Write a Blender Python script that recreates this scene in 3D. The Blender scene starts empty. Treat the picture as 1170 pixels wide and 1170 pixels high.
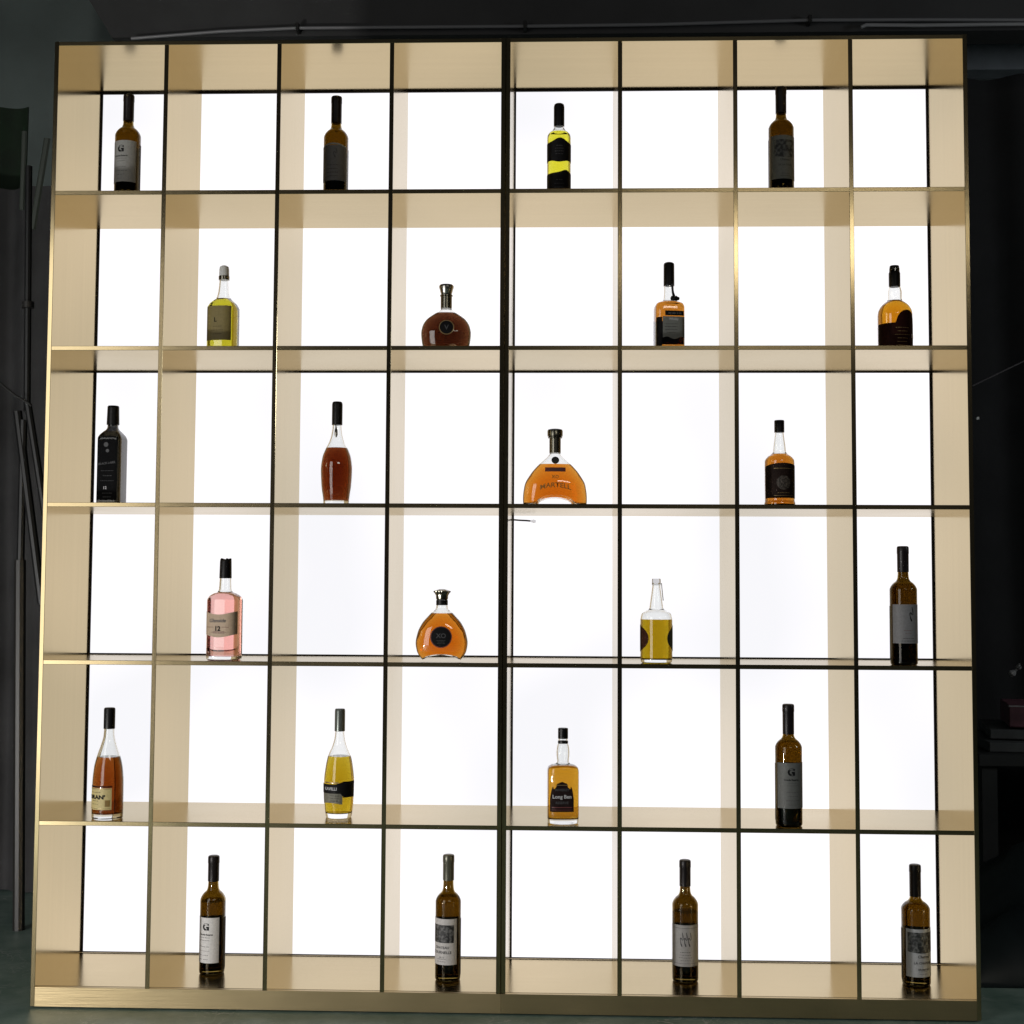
import bpy, math, random
from mathutils import Vector, Matrix
random.seed(7)
S = bpy.context.scene
COL = S.collection
PI = math.pi

# ------------------------------------------------------------------ camera
CAM = Vector((0.1357, -3.4288, 1.0184))
RIGHT = Vector((0.99944, 0.03297, 0.00529)); UP = Vector((-0.00327, -0.06100, 0.99813)); FWD = Vector((-0.03323, 0.99759, 0.06086))
cd = bpy.data.cameras.new("camera"); cam = bpy.data.objects.new("camera", cd); COL.objects.link(cam)
cam.matrix_world = Matrix(((RIGHT.x, UP.x, -FWD.x, CAM.x), (RIGHT.y, UP.y, -FWD.y, CAM.y), (RIGHT.z, UP.z, -FWD.z, CAM.z), (0, 0, 0, 1)))
cd.sensor_width = 36; cd.lens = 48.564; cd.clip_start = 0.05; cd.clip_end = 100
S.camera = cam

def at(px, py, Y):
    """point of the room at depth Y seen at a pixel of the 1170 photo (to place background things)"""
    d = RIGHT * ((px - 585) / 1578.33) + UP * ((585 - py) / 1578.33) + FWD
    return CAM + d * ((Y - CAM.y) / d.y)

# ------------------------------------------------------------------ materials
def new_mat(name):
    m = bpy.data.materials.new(name); m.use_nodes = True
    nt = m.node_tree; return m, nt, nt.nodes["Principled BSDF"]

def plain(name, col, rough=0.5, metal=0.0, var=0.0, scale=30, spec=0.5):
    m, nt, b = new_mat(name)
    b.inputs["Roughness"].default_value = rough; b.inputs["Metallic"].default_value = metal
    b.inputs["Specular IOR Level"].default_value = spec
    if var:
        tc = nt.nodes.new("ShaderNodeTexCoord"); n = nt.nodes.new("ShaderNodeTexNoise"); r = nt.nodes.new("ShaderNodeValToRGB")
        n.inputs["Scale"].default_value = scale; n.inputs["Detail"].default_value = 6
        r.color_ramp.elements[0].position = .3; r.color_ramp.elements[1].position = .7
        r.color_ramp.elements[0].color = tuple(c * (1 - var) for c in col) + (1,)
        r.color_ramp.elements[1].color = tuple(min(1, c * (1 + var)) for c in col) + (1,)
        nt.links.new(tc.outputs["Object"], n.inputs["Vector"]); nt.links.new(n.outputs["Fac"], r.inputs["Fac"])
        nt.links.new(r.outputs["Color"], b.inputs["Base Color"])
    else:
        b.inputs["Base Color"].default_value = (*col, 1)
    return m

def brushed(name, col, axis, rough=0.14, bump=0.02):
    """brushed champagne steel, grain running along the given axis"""
    m, nt, b = new_mat(name)
    b.inputs["Metallic"].default_value = 1; b.inputs["Specular Tint"].default_value = (.95, .92, .84, 1)
    tc = nt.nodes.new("ShaderNodeTexCoord"); mp = nt.nodes.new("ShaderNodeMapping")
    sc = [900, 900, 900]; sc["xyz".index(axis)] = 6
    mp.inputs["Scale"].default_value = sc
    n = nt.nodes.new("ShaderNodeTexNoise"); n.inputs["Scale"].default_value = 1; n.inputs["Detail"].default_value = 2
    nt.links.new(tc.outputs["Object"], mp.inputs["Vector"]); nt.links.new(mp.outputs["Vector"], n.inputs["Vector"])
    bp = nt.nodes.new("ShaderNodeBump"); bp.inputs["Strength"].default_value = bump; bp.inputs["Distance"].default_value = .001
    nt.links.new(n.outputs["Fac"], bp.inputs["Height"]); nt.links.new(bp.outputs["Normal"], b.inputs["Normal"])
    # broad cloudy tone and streaks
    mp2 = nt.nodes.new("ShaderNodeMapping"); sc2 = [60, 60, 60]; sc2["xyz".index(axis)] = 1.5
    mp2.inputs["Scale"].default_value = sc2
    n2 = nt.nodes.new("ShaderNodeTexNoise"); n2.inputs["Scale"].default_value = 1; n2.inputs["Detail"].default_value = 4
    nt.links.new(tc.outputs["Object"], mp2.inputs["Vector"]); nt.links.new(mp2.outputs["Vector"], n2.inputs["Vector"])
    r = nt.nodes.new("ShaderNodeValToRGB")
    r.color_ramp.elements[0].position = .25; r.color_ramp.elements[1].position = .75
    r.color_ramp.elements[0].color = tuple(c * .975 for c in col) + (1,)
    r.color_ramp.elements[1].color = tuple(c * 1.025 for c in col) + (1,)
    nt.links.new(n2.outputs["Fac"], r.inputs["Fac"]); nt.links.new(r.outputs["Color"], b.inputs["Base Color"])
    n3 = nt.nodes.new("ShaderNodeTexNoise"); n3.inputs["Scale"].default_value = 3; n3.inputs["Detail"].default_value = 5
    nt.links.new(tc.outputs["Object"], n3.inputs["Vector"])
    mr = nt.nodes.new("ShaderNodeMapRange"); mr.inputs["To Min"].default_value = rough * .7; mr.inputs["To Max"].default_value = rough * 1.45
    nt.links.new(n3.outputs["Fac"], mr.inputs["Value"]); nt.links.new(mr.outputs["Result"], b.inputs["Roughness"])
    return m

def glass(name, col=(1, 1, 1), ior=1.48, rough=0.0):
    m, nt, b = new_mat(name)
    b.inputs["Base Color"].default_value = (*col, 1); b.inputs["Transmission Weight"].default_value = 1
    b.inputs["IOR"].default_value = ior; b.inputs["Roughness"].default_value = rough
    return m

def liquid(name, trans, dist=.07):
    """a clear drink: absorption chosen so that a path of dist metres lets `trans` through"""
    m, nt, b = new_mat(name)
    b.inputs["Base Color"].default_value = (1, 1, 1, 1); b.inputs["Transmission Weight"].default_value = 1
    b.inputs["IOR"].default_value = 1.35; b.inputs["Roughness"].default_value = 0
    sig = [-math.log(max(1e-4, t)) / dist for t in trans]; k = max(sig)
    v = nt.nodes.new("ShaderNodeVolumeAbsorption"); v.inputs["Density"].default_value = k
    v.inputs["Color"].default_value = tuple(1 - s / k for s in sig) + (1,)
    nt.links.new(v.outputs["Volume"], nt.nodes["Material Output"].inputs["Volume"])
    return m

def emitter(name, col, strength):
    """diffuser sheet of a light panel with the slight unevenness of its lamps"""
    m, nt, b = new_mat(name)
    nt.nodes.remove(b)
    e = nt.nodes.new("ShaderNodeEmission"); e.inputs["Strength"].default_value = strength
    tc = nt.nodes.new("ShaderNodeTexCoord"); n = nt.nodes.new("ShaderNodeTexNoise"); n.inputs["Scale"].default_value = 1.6; n.inputs["Detail"].default_value = 1
    r = nt.nodes.new("ShaderNodeValToRGB"); r.color_ramp.elements[0].position = .3; r.color_ramp.elements[1].position = .7
    r.color_ramp.elements[0].color = (.80 * col[0], .805 * col[1], .825 * col[2], 1); r.color_ramp.elements[1].color = (1.02 * col[0], 1.0 * col[1], 1.02 * col[2], 1)
    nt.links.new(tc.outputs["Object"], n.inputs["Vector"]); nt.links.new(n.outputs["Fac"], r.inputs["Fac"])
    nt.links.new(r.outputs["Color"], e.inputs["Color"]); nt.links.new(e.outputs[0], nt.nodes["Material Output"].inputs["Surface"])
    return m

BR = (.49, .39, .222)
M = dict(
    brassV=brushed("brushed_steel_upright", BR, "z"), brassX=brushed("brushed_steel_shelf", BR, "x", .20),
    plinth=brushed("brushed_steel_plinth", BR, "x", .38, .3),
    lit=emitter("light_diffuser", (1, .99, 1.0), 1.18),
    trim=plain("black_trim", (.02, .019, .018), .45), back=plain("back_board", (.05, .05, .05), .7),
    clear=glass("clear_glass", (.97, .98, .97)), smoke=glass("smoked_black_glass", (.17, .17, .172)),
    amber=glass("brown_bottle_glass", (.28, .19, .042)), amber2=glass("dark_brown_bottle_glass", (.222, .148, .033)),
    black=plain("black_cap", (.005, .0045, .005), .4, spec=.3), capsule=plain("black_foil", (.008, .005, .006), .4, 0, .2, 60, .35),
    olivecap=plain("olive_grey_foil", (.13, .13, .10), .35, .5), greycap=plain("grey_green_foil", (.16, .18, .165), .3, .5),
    silver=plain("silver_metal", (.5, .49, .46), .25, 1), pewter=plain("dark_pewter", (.22, .21, .17), .25, 1),
    frost=glass("frosted_cap", (.62, .62, .62), 1.3, .25), whitecap=plain("white_plastic", (.62, .63, .62), .3),
    ink=plain("black_ink", (.006, .006, .007), .6, spec=.15), inkgrey=plain("grey_ink", (.06, .06, .065), .6), inkwhite=plain("white_ink", (.55, .55, .57), .5),
    inkgold=plain("gold_ink", (.30, .21, .09), .4, .4), inkbrown=plain("brown_ink", (.36, .14, .02), .4), inkred=plain("dark_red_ink", (.13, .03, .03), .5),
    wine=liquid("white_wine", (.8, .66, .36)), yellow=liquid("bright_yellow_drink", (.80, .72, .02)), gold=liquid("golden_drink", (.45, .28, .008)),
    olive=liquid("olive_yellow_drink", (.60, .53, .03)), brown=liquid("dark_cognac", (.036, .007, .002)), cognac=liquid("cognac", (.11, .013, .002)),
    orange=liquid("orange_cognac", (.58, .11, .003)), whisky=liquid("amber_whisky", (.52, .15, .01)), gwhisky=liquid("golden_whisky", (.62, .26, .012)),
    rum=liquid("copper_drink", (.24, .045, .004)), rose=liquid("pink_drink", (.98, .52, .48)),
)
_pap = {}
def paper(col, var=.10):
    k = (col, var)
    if k not in _pap: _pap[k] = plain("label_paper", col, .6, 0, var, 220, .5 if max(col) > .1 else .05)
    return _pap[k]
def printed(name, dark, light, scale=260):
    """a small dark engraving printed on a label"""
    m, nt, b = new_mat(name); b.inputs["Roughness"].default_value = .55
    tc = nt.nodes.new("ShaderNodeTexCoord"); n = nt.nodes.new("ShaderNodeTexNoise"); n.inputs["Scale"].default_value = scale; n.inputs["Detail"].default_value = 3
    r = nt.nodes.new("ShaderNodeValToRGB"); r.color_ramp.elements[0].position = .42; r.color_ramp.elements[1].position = .66
    r.color_ramp.elements[0].color = (*dark, 1); r.color_ramp.elements[1].color = (*light, 1)
    nt.links.new(tc.outputs["Object"], n.inputs["Vector"]); nt.links.new(n.outputs["Fac"], r.inputs["Fac"]); nt.links.new(r.outputs["Color"], b.inputs["Base Color"])
    return m
M["engrave"] = printed("dark_engraving", (.02, .02, .022), (.17, .17, .17), 130)
M["engrave2"] = printed("blue_grey_engraving", (.015, .018, .02), (.14, .15, .15), 110)

# ------------------------------------------------------------------ object helpers
def link(name, me, m, parent=None):
    o = bpy.data.objects.new(name, me); COL.objects.link(o)
    if m: me.materials.append(m)
    if parent: o.parent = parent
    return o
def mesh(name, verts, faces, smooth=False, sharp=35):
    me = bpy.data.meshes.new(name); me.from_pydata([tuple(v) for v in verts], [], faces); me.validate(); me.update()
    if smooth:
        me.shade_smooth(); me.set_sharp_from_angle(angle=math.radians(sharp))
    return me
class MB:
    def __init__(s): s.v = []; s.f = []
    def add(s, v, f):
        k = len(s.v); s.v += [tuple(x) for x in v]; s.f += [[i + k for i in q] for q in f]; return s
    def box(s, x0, x1, y0, y1, z0, z1, ch=0.0):
        if ch <= 0:
            v = [(x, y, z) for z in (z0, z1) for y in (y0, y1) for x in (x0, x1)]
            return s.add(v, [(0, 2, 3, 1), (4, 5, 7, 6), (0, 1, 5, 4), (2, 6, 7, 3), (0, 4, 6, 2), (1, 3, 7, 5)])
        v = []
        for z in (z0, z1):
            for y in (y0, y1):
                for x in (x0, x1):
                    sx = ch if x == x0 else -ch; sy = ch if y == y0 else -ch; sz = ch if z == z0 else -ch
                    v += [(x, y + sy, z + sz), (x + sx, y, z + sz), (x + sx, y + sy, z)]
        I = lambda a, b, c, k: ((c * 2 + b) * 2 + a) * 3 + k
        f = []
        for a in (0, 1):
            q = [I(a, 0, 0, 0), I(a, 1, 0, 0), I(a, 1, 1, 0), I(a, 0, 1, 0)]; f.append(q if a else q[::-1])
            q = [I(0, a, 0, 1), I(1, a, 0, 1), I(1, a, 1, 1), I(0, a, 1, 1)]; f.append(q[::-1] if a else q)
            q = [I(0, 0, a, 2), I(1, 0, a, 2), I(1, 1, a, 2), I(0, 1, a, 2)]; f.append(q if a else q[::-1])
        for a in (0, 1):
            for b in (0, 1):
                q = [I(a, b, 0, 0), I(a, b, 1, 0), I(a, b, 1, 1), I(a, b, 0, 1)]; f.append(q)
                q = [I(a, 0, b, 0), I(a, 1, b, 0), I(a, 1, b, 2), I(a, 0, b, 2)]; f.append(q)
                q = [I(0, a, b, 1), I(1, a, b, 1), I(1, a, b, 2), I(0, a, b, 2)]; f.append(q)
                for c in (0, 1): f.append([I(a, b, c, 0), I(a, b, c, 1), I(a, b, c, 2)])
        return s.add(v, f)
    def tube(s, pts, r, n=10, flat=1.0):
        pts = [Vector(p) for p in pts]; rings = []
        for i, p in enumerate(pts):
            t = (pts[min(i + 1, len(pts) - 1)] - pts[max(i - 1, 0)]).normalized()
            a = t.cross(Vector((0, 1, 0)));
            if a.length < .1: a = t.cross(Vector((1, 0, 0)))
            a.normalize(); b = t.cross(a)
            rr = r[i] if isinstance(r, (list, tuple)) else r
            rings.append([p + a * (rr * math.cos(2 * PI * k / n)) + b * (rr * flat * math.sin(2 * PI * k / n)) for k in range(n)])
        v = [q for g in rings for q in g]; f = []
        for i in range(len(rings) - 1):
            for k in range(n): f.append((i * n + k, i * n + (k + 1) % n, (i + 1) * n + (k + 1) % n, (i + 1) * n + k))
        f.append(tuple(range(n))[::-1]); f.append(tuple(range((len(rings) - 1) * n, len(rings) * n)))
        return s.add(v, f)
    def build(s, name, m, parent=None, smooth=False, sharp=35):
        me = mesh(name, s.v, s.f, smooth, sharp)
        import bmesh
        b = bmesh.new(); b.from_mesh(me); bmesh.ops.recalc_face_normals(b, faces=b.faces); b.to_mesh(me); b.free()
        if smooth: me.shade_smooth(); me.set_sharp_from_angle(angle=math.radians(sharp))
        return link(name, me, m, parent)
def tag(o, label=None, cat=None, group=None, kind=None):
    if label: o["label"] = label
    if cat: o["category"] = cat
    if group: o["group"] = group
    if kind: o["kind"] = kind
    return o
def empty(name, loc=(0, 0, 0), rz=0):
    o = bpy.data.objects.new(name, None); COL.objects.link(o); o.location = loc; o.rotation_euler = (0, 0, rz); o.empty_display_size = .05
    return o

# ------------------------------------------------------------------ the two shelving units
P = .29; T = .011; DEP = .330
ZR = [2.4352, 2.0401, 1.6401, 1.2429, .8479, .4503, .051]      # top edge, five shelf centres, top of the plinth
DX = [0, .0000, .0007, -.0005, 0, -.0007, -.0007, -.002, -.0009]
XC = [(k - 4) * P + DX[k] for k in range(9)]
def unit(k0, label):
    root = empty("display_shelf", ((XC[k0] + XC[k0 + 4]) / 2, 0, 0)); tag(root, label, "shelving unit", "backlit shelving units standing side by side")
    ox = root.location.x
    xl = XC[k0] + (.0006 if k0 else -.0) ; xr = XC[k0 + 4] - (0 if k0 else .0006)
    X = lambda x: x - ox
    ch = .0008
    for a, b in ((xl, xl + T), (xr - T, xr)):
        MB().box(X(a), X(b), 0, DEP + .03, 0.004 if (a == xl) == (k0 == 0) else ZR[6] + .0002, ZR[0], ch).build("side_panel", M["brassV"], root)
    MB().box(X(xl + T - .001), X(xr - T + .001), .0005, DEP + .03, ZR[0] - T, ZR[0] - .0006, ch).build("top_panel", M["brassX"], root)
    MB().box(X(xl + T - .001), X(xr - T + .001), .0135, DEP + .03, ZR[6] - T, ZR[6], ch).build("bottom_panel", M["brassX"], root)
    MB().box(X(xl + (0 if k0 else T) - (.0005 if k0 else 0)), X(xr - (T if k0 else 0) + (0 if k0 else .0005)), .0002, .013, .004, ZR[6] - .0004, ch * .3).build("plinth", M["plinth"], root)
    edges = [xl + T]
    for k in (1, 2, 3):
        c = XC[k0 + k]
        MB().box(X(c - T / 2), X(c + T / 2), .0008, DEP, ZR[6] - .001, ZR[0] - T + .001, ch).build("divider", M["brassV"], root)
        edges += [c - T / 2, c + T / 2]
    edges.append(xr - T)
    for r in range(1, 6):
        mb = MB()
        for i in range(4): mb.box(X(edges[2 * i] - .001), X(edges[2 * i + 1] + .001), .0012, DEP - .0005, ZR[r] - T / 2, ZR[r] + T / 2, ch)
        mb.build("shelf", M["brassX"], root)
    # light panels behind: three sheets one above the other, black frame bars between and around them
    seams = [ZR[6] + .001, ZR[4], ZR[2], ZR[0] - T - .0065]
    fr = MB(); fb = DEP + .0008
    for i, z in enumerate(seams):
        h = .0022 if i == 0 else (.0095 if i < 3 else -.0009)
        fr.box(X(xl + T), X(xr - T), fb, fb + .004, z - (h if i else 0), z + h if i < 3 else ZR[0] - T - .0003)
    for a, b in ((xl + T, xl + T + .0045), (xr - T - .0045, xr - T)):
        fr.box(X(a), X(b), fb + .0004, fb + .0036, ZR[6] + .0034, ZR[0] - T - .006)
    fr.build("panel_frame", M["trim"], root)
    for i in range(3):
        MB().box(X(xl + T + .001), X(xr - T - .001), fb + .0045, fb + .0085, seams[i] + (.001 if i else .0), seams[i + 1] - .001 if i < 2 else ZR[0] - T - .002).build("light_panel", M["lit"], root)
    MB().box(X(xl + T), X(xr - T), DEP + .0315, DEP + .038, ZR[6] - T, ZR[0] - .001).build("back_board", M["back"], root)
    return root
unit(0, "left backlit shelving unit of brushed champagne steel, beside the dark curtain")
unit(4, "right backlit shelving unit of brushed champagne steel, a loose wire under one shelf")

# ------------------------------------------------------------------ bottles
def cat(pts, sub=5):
    """smooth the profile rows (z, rx, ry, n); a row with a 5th value 's' is a sharp corner"""
    P_ = [tuple(p[:4]) for p in pts]; sharp = [len(p) > 4 for p in pts]; out = []
    for i in range(len(P_) - 1):
        p1, p2 = P_[i], P_[i + 1]
        if sharp[i] and sharp[i + 1]: out.append(p1); continue
        p0 = p1 if (i == 0 or sharp[i]) else P_[i - 1]; p3 = p2 if (i + 2 >= len(P_) or sharp[i + 1]) else P_[i + 2]
        def tang(a, b, c):  # monotone slope per unit z
            r = []
            for j in (1, 2, 3):
                d1 = (b[j] - a[j]) / max(1e-6, b[0] - a[0]) if b[0] > a[0] else None
                d2 = (c[j] - b[j]) / max(1e-6, c[0] - b[0]) if c[0] > b[0] else None
                if d1 is None: r.append(d2)
                elif d2 is None: r.append(d1)
                elif d1 * d2 <= 0: r.append(0)
                else: r.append(2 * d1 * d2 / (d1 + d2))
            return r
        m1 = tang(p0, p1, p2); m2 = tang(p1, p2, p3); h = p2[0] - p1[0]
        for s in range(sub):
            t = s / sub; a = 2 * t**3 - 3 * t * t + 1; b = t**3 - 2 * t * t + t; c = -2 * t**3 + 3 * t * t; d = t**3 - t * t
            out.append((p1[0] + h * t,) + tuple(a * p1[j + 1] + b * h * m1[j] + c * p2[j + 1] + d * h * m2[j] for j in range(3)))
    out.append(P_[-1]); return out
def prof_at(pr, z):
    if z <= pr[0][0]: return pr[0][1:4]
    for a, b in zip(pr, pr[1:]):
        if a[0] <= z <= b[0] and b[0] > a[0]:
            t = (z - a[0]) / (b[0] - a[0]); return tuple(a[j] + (b[j] - a[j]) * t for j in (1, 2, 3))
    return pr[-1][1:4]
def ring(rx, ry, n, z, N):
    v = []
    for k in range(N):
        t = 2 * PI * k / N; c, s = math.cos(t), math.sin(t)
        v.append((rx * math.copysign(abs(c) ** (2 / n), c), ry * math.copysign(abs(s) ** (2 / n), s), z))
    return v
def loft(pr, N=56, flip=False, capped=False):
    v = []; f = []
    if capped: pr = [(pr[0][0], pr[0][1] * q, pr[0][2] * q, pr[0][3]) for q in (.06, .12, .2, .3, .4, .5, .6, .7, .8, .9)] + list(pr)
    for z, rx, ry, n in pr: v += ring(max(rx, 1e-4), max(ry, 1e-4), n, z, N)
    R = len(pr)
    for i in range(R - 1):
        for k in range(N):
            q = (i * N + k, i * N + (k + 1) % N, (i + 1) * N + (k + 1) % N, (i + 1) * N + k); f.append(q[::-1] if flip else q)
    a = len(v); v.append((0, 0, pr[0][0])); v.append((0, 0, pr[-1][0]))
    for k in range(N):
        q = (a, (k + 1) % N, k); w = (a + 1, (R - 1) * N + k, (R - 1) * N + (k + 1) % N)
        f.append(q[::-1] if flip else q); f.append(w[::-1] if flip else w)
    return v, f

class Bottle:
    def __init__(s, name, loc, rz, prof, label, cat_, group=None, gmat="clear", liq=None, level=.1, wall=.0025, base=.006, arch=None):
        s.root = empty(name, loc, rz); tag(s.root, label, cat_, group)
        s.pr = cat(prof); s.arch = arch
        top = s.pr[-1][0]
        vo, fo = loft(s.pr, capped=bool(arch))
        inner = [(z, rx - wall, ry - wall, n) for z, rx, ry, n in s.pr if base + .0012 < z < top - .004]
        r0 = prof_at(s.pr, base); r1 = prof_at(s.pr, top - .003)
        inner = [(base, r0[0] - wall - .004, r0[1] - wall - .004, r0[2])] + inner + [(top - .003, r1[0] - wall, r1[1] - wall, r1[2])]
        inner = [(z, max(a, .002), max(b, .002), n) for z, a, b, n in inner]
        vi, fi = loft(inner, flip=True, capped=bool(arch))
        mb = MB().add([s.warp(p) for p in vo], fo).add([s.warp(p) for p in vi], fi)
        me = mesh("glass_body", mb.v, mb.f, True, 50); s.body = link("glass_body", me, M[gmat], s.root)
        if liq:
            lp = [(z, rx + .0004, ry + .0004, n) for z, rx, ry, n in inner if z < level - .001]
            rl = prof_at(inner, level)
            lp = [(base - .0004,) + lp[0][1:]] + lp[1:] + [(level, rl[0] + .0004, rl[1] + .0004, rl[2])]
            v, f = loft(lp, capped=bool(arch)); s.liq = link("liquid", mesh("liquid", [s.warp(p) for p in v], f, True, 50), M[liq], s.root)
    def warp(s, p):
        if not s.arch: return p
        hw, hh, h0 = s.arch; x, y, z = p
        a = hh * math.sqrt(max(0, 1 - (x / hw) ** 2)) if abs(x) < hw else 0
        return (x, y, z + a * max(0, 1 - z / h0) ** 2)
    def pos(s, a, z, off, mode):
        rx, ry, n = prof_at(s.pr, z)
        if mode == "a":
            c, q = math.sin(a), -math.cos(a)
            x, y = rx * math.copysign(abs(c) ** (2 / n), c), ry * math.copysign(abs(q) ** (2 / n), q)
        else:
            u = max(-.995, min(.995, a / rx)); x = u * rx; y = -ry * (1 - abs(u) ** n) ** (1 / n)
        g = Vector((math.copysign(abs(x / rx) ** (n - 1), x) / rx, math.copysign(abs(y / ry) ** (n - 1), y) / ry, 0)).normalized()
        p = Vector((x, y, z)) + g * off
        return tuple(p)
    def patch(s, name, m, a0, a1, lo, hi, mode="a", off=.0006, th=.0004, parent=None, na=28, nz=10):
        lo_ = lo if callable(lo) else (lambda t: lo); hi_ = hi if callable(hi) else (lambda t: hi)
        if mode == "a": a0, a1 = math.radians(a0), math.radians(a1)
        A, B = [], []
        for j in range(nz + 1):
            for i in range(na + 1):
                t = i / na; a = a0 + (a1 - a0) * t; z = lo_(t) + (hi_(t) - lo_(t)) * j / nz
                A.append(s.pos(a, z, off, mode)); B.append(s.pos(a, z, off - th, mode))
        W = na + 1; n = len(A); f = []
        for j in range(nz):
            for i in range(na):
                q = (j * W + i, j * W + i + 1, (j + 1) * W + i + 1, (j + 1) * W + i); f.append(q); f.append(tuple(x + n for x in q[::-1]))
        rim = list(range(W)) + [j * W + na for j in range(1, nz + 1)] + [nz * W + i for i in range(na - 1, -1, -1)] + [j * W for j in range(nz - 1, 0, -1)]
        for k in range(len(rim)):
            a, b = rim[k], rim[(k + 1) % len(rim)]; f.append((a, a + n, b + n, b))
        return link(name, mesh(name, A + B, f, True, 40), m, parent or s.root)
    def disc(s, name, m, ac, zc, r, mode="x", off=.0012, parent=None, N=32, r_in=0.0, th=.001, rz=None):
        A, B, f = [], [], []; rz = rz or r
        rads = [r_in / r if r_in else .0001, .35 + .65 * (r_in / r), .7 + .3 * (r_in / r), 1]
        for q in rads:
            for k in range(N):
                t = 2 * PI * k / N; da = r * q * math.cos(t); z = zc + rz * q * math.sin(t)
                a = ac + (da / prof_at(s.pr, zc)[0] if mode == "a" else da)
                A.append(s.pos(a, z, off, mode)); B.append(s.pos(a, z, off - th, mode))
        n = len(A)
        for i in range(3):
            for k in range(N):
                q = (i * N + k, i * N + (k + 1) % N, (i + 1) * N + (k + 1) % N, (i + 1) * N + k); f.append(q); f.append(tuple(x + n for x in q[::-1]))
        for k in range(N):
            a, b = 3 * N + k, 3 * N + (k + 1) % N; f.append((a, a + n, b + n, b))
        return link(name, mesh(name, A + B, f, True, 40), m, parent or s.root)
    def bars(s, name, m, rows, mode="a", off=.0009, parent=None):
        """fine print: rows of (z, half height, list of (a0, a1) in metres along the surface)"""
        v, f = [], []
        for z, hh, segs in rows:
            r = prof_at(s.pr, z)[0]
            for a0, a1 in segs:
                k = max(1, int(abs(a1 - a0) / .004)); n0 = len(v)
                for i in range(k + 1):
                    a = a0 + (a1 - a0) * i / k
                    if mode == "a": a /= r
                    for dz in (-hh, hh): v.append(s.pos(a, z + dz, off, mode))
                for i in range(k): f.append((n0 + 2 * i, n0 + 2 * i + 2, n0 + 2 * i + 3, n0 + 2 * i + 1))
        return link(name, mesh(name, v, f), m, parent or s.root)
    def line(s, name, m, z, hh, a0, a1, mode="a", off=.0009, parent=None):
        return s.bars(name, m, [(z, hh, [(a0, a1)])], mode, off, parent)
    def text(s, txt, m, ac, zc, size, mode="a", off=.001, parent=None, shear=0.0, arc=0.0, width=1.0, name="lettering", slope=0.0, bold=.022):
        cu = bpy.data.curves.new("lettering", "FONT"); cu.body = txt; cu.size = size; cu.align_x = "CENTER"; cu.shear = shear; cu.resolution_u = 3; cu.offset = size * bold
        to = bpy.data.objects.new("lettering", cu); COL.objects.link(to)
        dg = bpy.context.evaluated_depsgraph_get(); me = bpy.data.meshes.new_from_object(to.evaluated_get(dg), depsgraph=dg)
        bpy.data.objects.remove(to); bpy.data.curves.remove(cu)
        me.materials.clear(); me.name = "lettering"
        r = prof_at(s.pr, zc)[0]
        for v in me.vertices:
            x, y = v.co.x * width, v.co.y - size * .35
            z = zc + y - arc * x * x + slope * x
            v.co = s.pos((ac + x) / r if mode == "a" else ac + x, z, off, mode)
        me.update()
        return link(name, me, m, parent or s.root)
    def lathe(s, name, m, prof, parent=None, N=40, smooth=True, sharp=40):
        v, f = loft([(z, r, r, 2) for z, r in prof], N); return link(name, mesh(name, v, f, smooth, sharp), m, parent or s.root)

def fine_rows(z0, z1, n, w, seed, hh=.0005):
    rd = random.Random(seed); rows = []
    for i in range(n):
        z = z0 + (z1 - z0) * i / max(1, n - 1); ww = w * rd.uniform(.55, 1); x = -ww; segs = []
        while x < ww:
            l = rd.uniform(.002, .006); segs.append((x, min(ww, x + l))); x += l + rd.uniform(.0008, .002)
        rows.append((z, hh * rd.uniform(.7, 1.3), segs))
    return rows

ZT = {r: ZR[r] + (T / 2 if r < 6 else 0) for r in range(1, 7)}
def shelf_loc(x, y, row): return (x, y, ZT[row])

def wine(loc, rz, label, H, R, full, neck, capb, lab, gmat="amber2", paper_col=(.4, .4, .4), cap="capsule", level=None, la=(-72, 72), group="brown wine bottles on the shelves"):
    rn = .0128
    prof = [(0, R * .90, R * .90, 2), (.004, R * .985, R * .985, 2), (.009, R, R, 2), (full * .6, R, R, 2), (full, R, R, 2), (full + (neck - full) * .28, R * .93, R * .93, 2),
            (full + (neck - full) * .6, R * .74, R * .74, 2), (full + (neck - full) * .86, R * .50, R * .50, 2), (neck + .004, rn + .001, rn + .001, 2), (neck + .02, rn, rn, 2), (H - .006, rn - .0005, rn - .0005, 2)]
    b = Bottle("wine_bottle", loc, rz, prof, label, "wine bottle", group, gmat, "wine", level or full + .014, .0028, .012)
    b.lathe("capsule", M[cap], [(capb, rn + .0003), (capb + .0004, rn + .0013), (H - .020, rn + .0014), (H - .018, rn + .0020), (H - .004, rn + .0018), (H - .0012, rn + .0008), (H, rn - .002)])
    lz0, lz1 = lab
    L = b.patch("label", paper(paper_col), la[0], la[1], lz0, lz1)  # paper tone per bottle also carries how dimly its label is lit
    b.patch("back_label", paper((.10, .095, .09)), 98, 262, .0015, lz1 - .004)
    return b, L
def emblem_label(b, L, lz0, lz1, ac, ink, seed):
    h = lz1 - lz0
    b.text("G", ink, ac, lz1 - h * .20, .0245, parent=L, name="emblem", bold=.045)
    b.text("Grande Reserve", ink, ac, lz1 - h * .37, .0062, parent=L, width=.9)
    b.bars("small_print", M["inkgrey"], fine_rows(lz0 + h * .50, lz1 - h * .44, 2, .017, seed), parent=L)
    b.bars("small_print", M["inkgrey"], fine_rows(lz0 + h * .08, lz0 + h * .36, 4, .018, seed + 1), parent=L)
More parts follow.
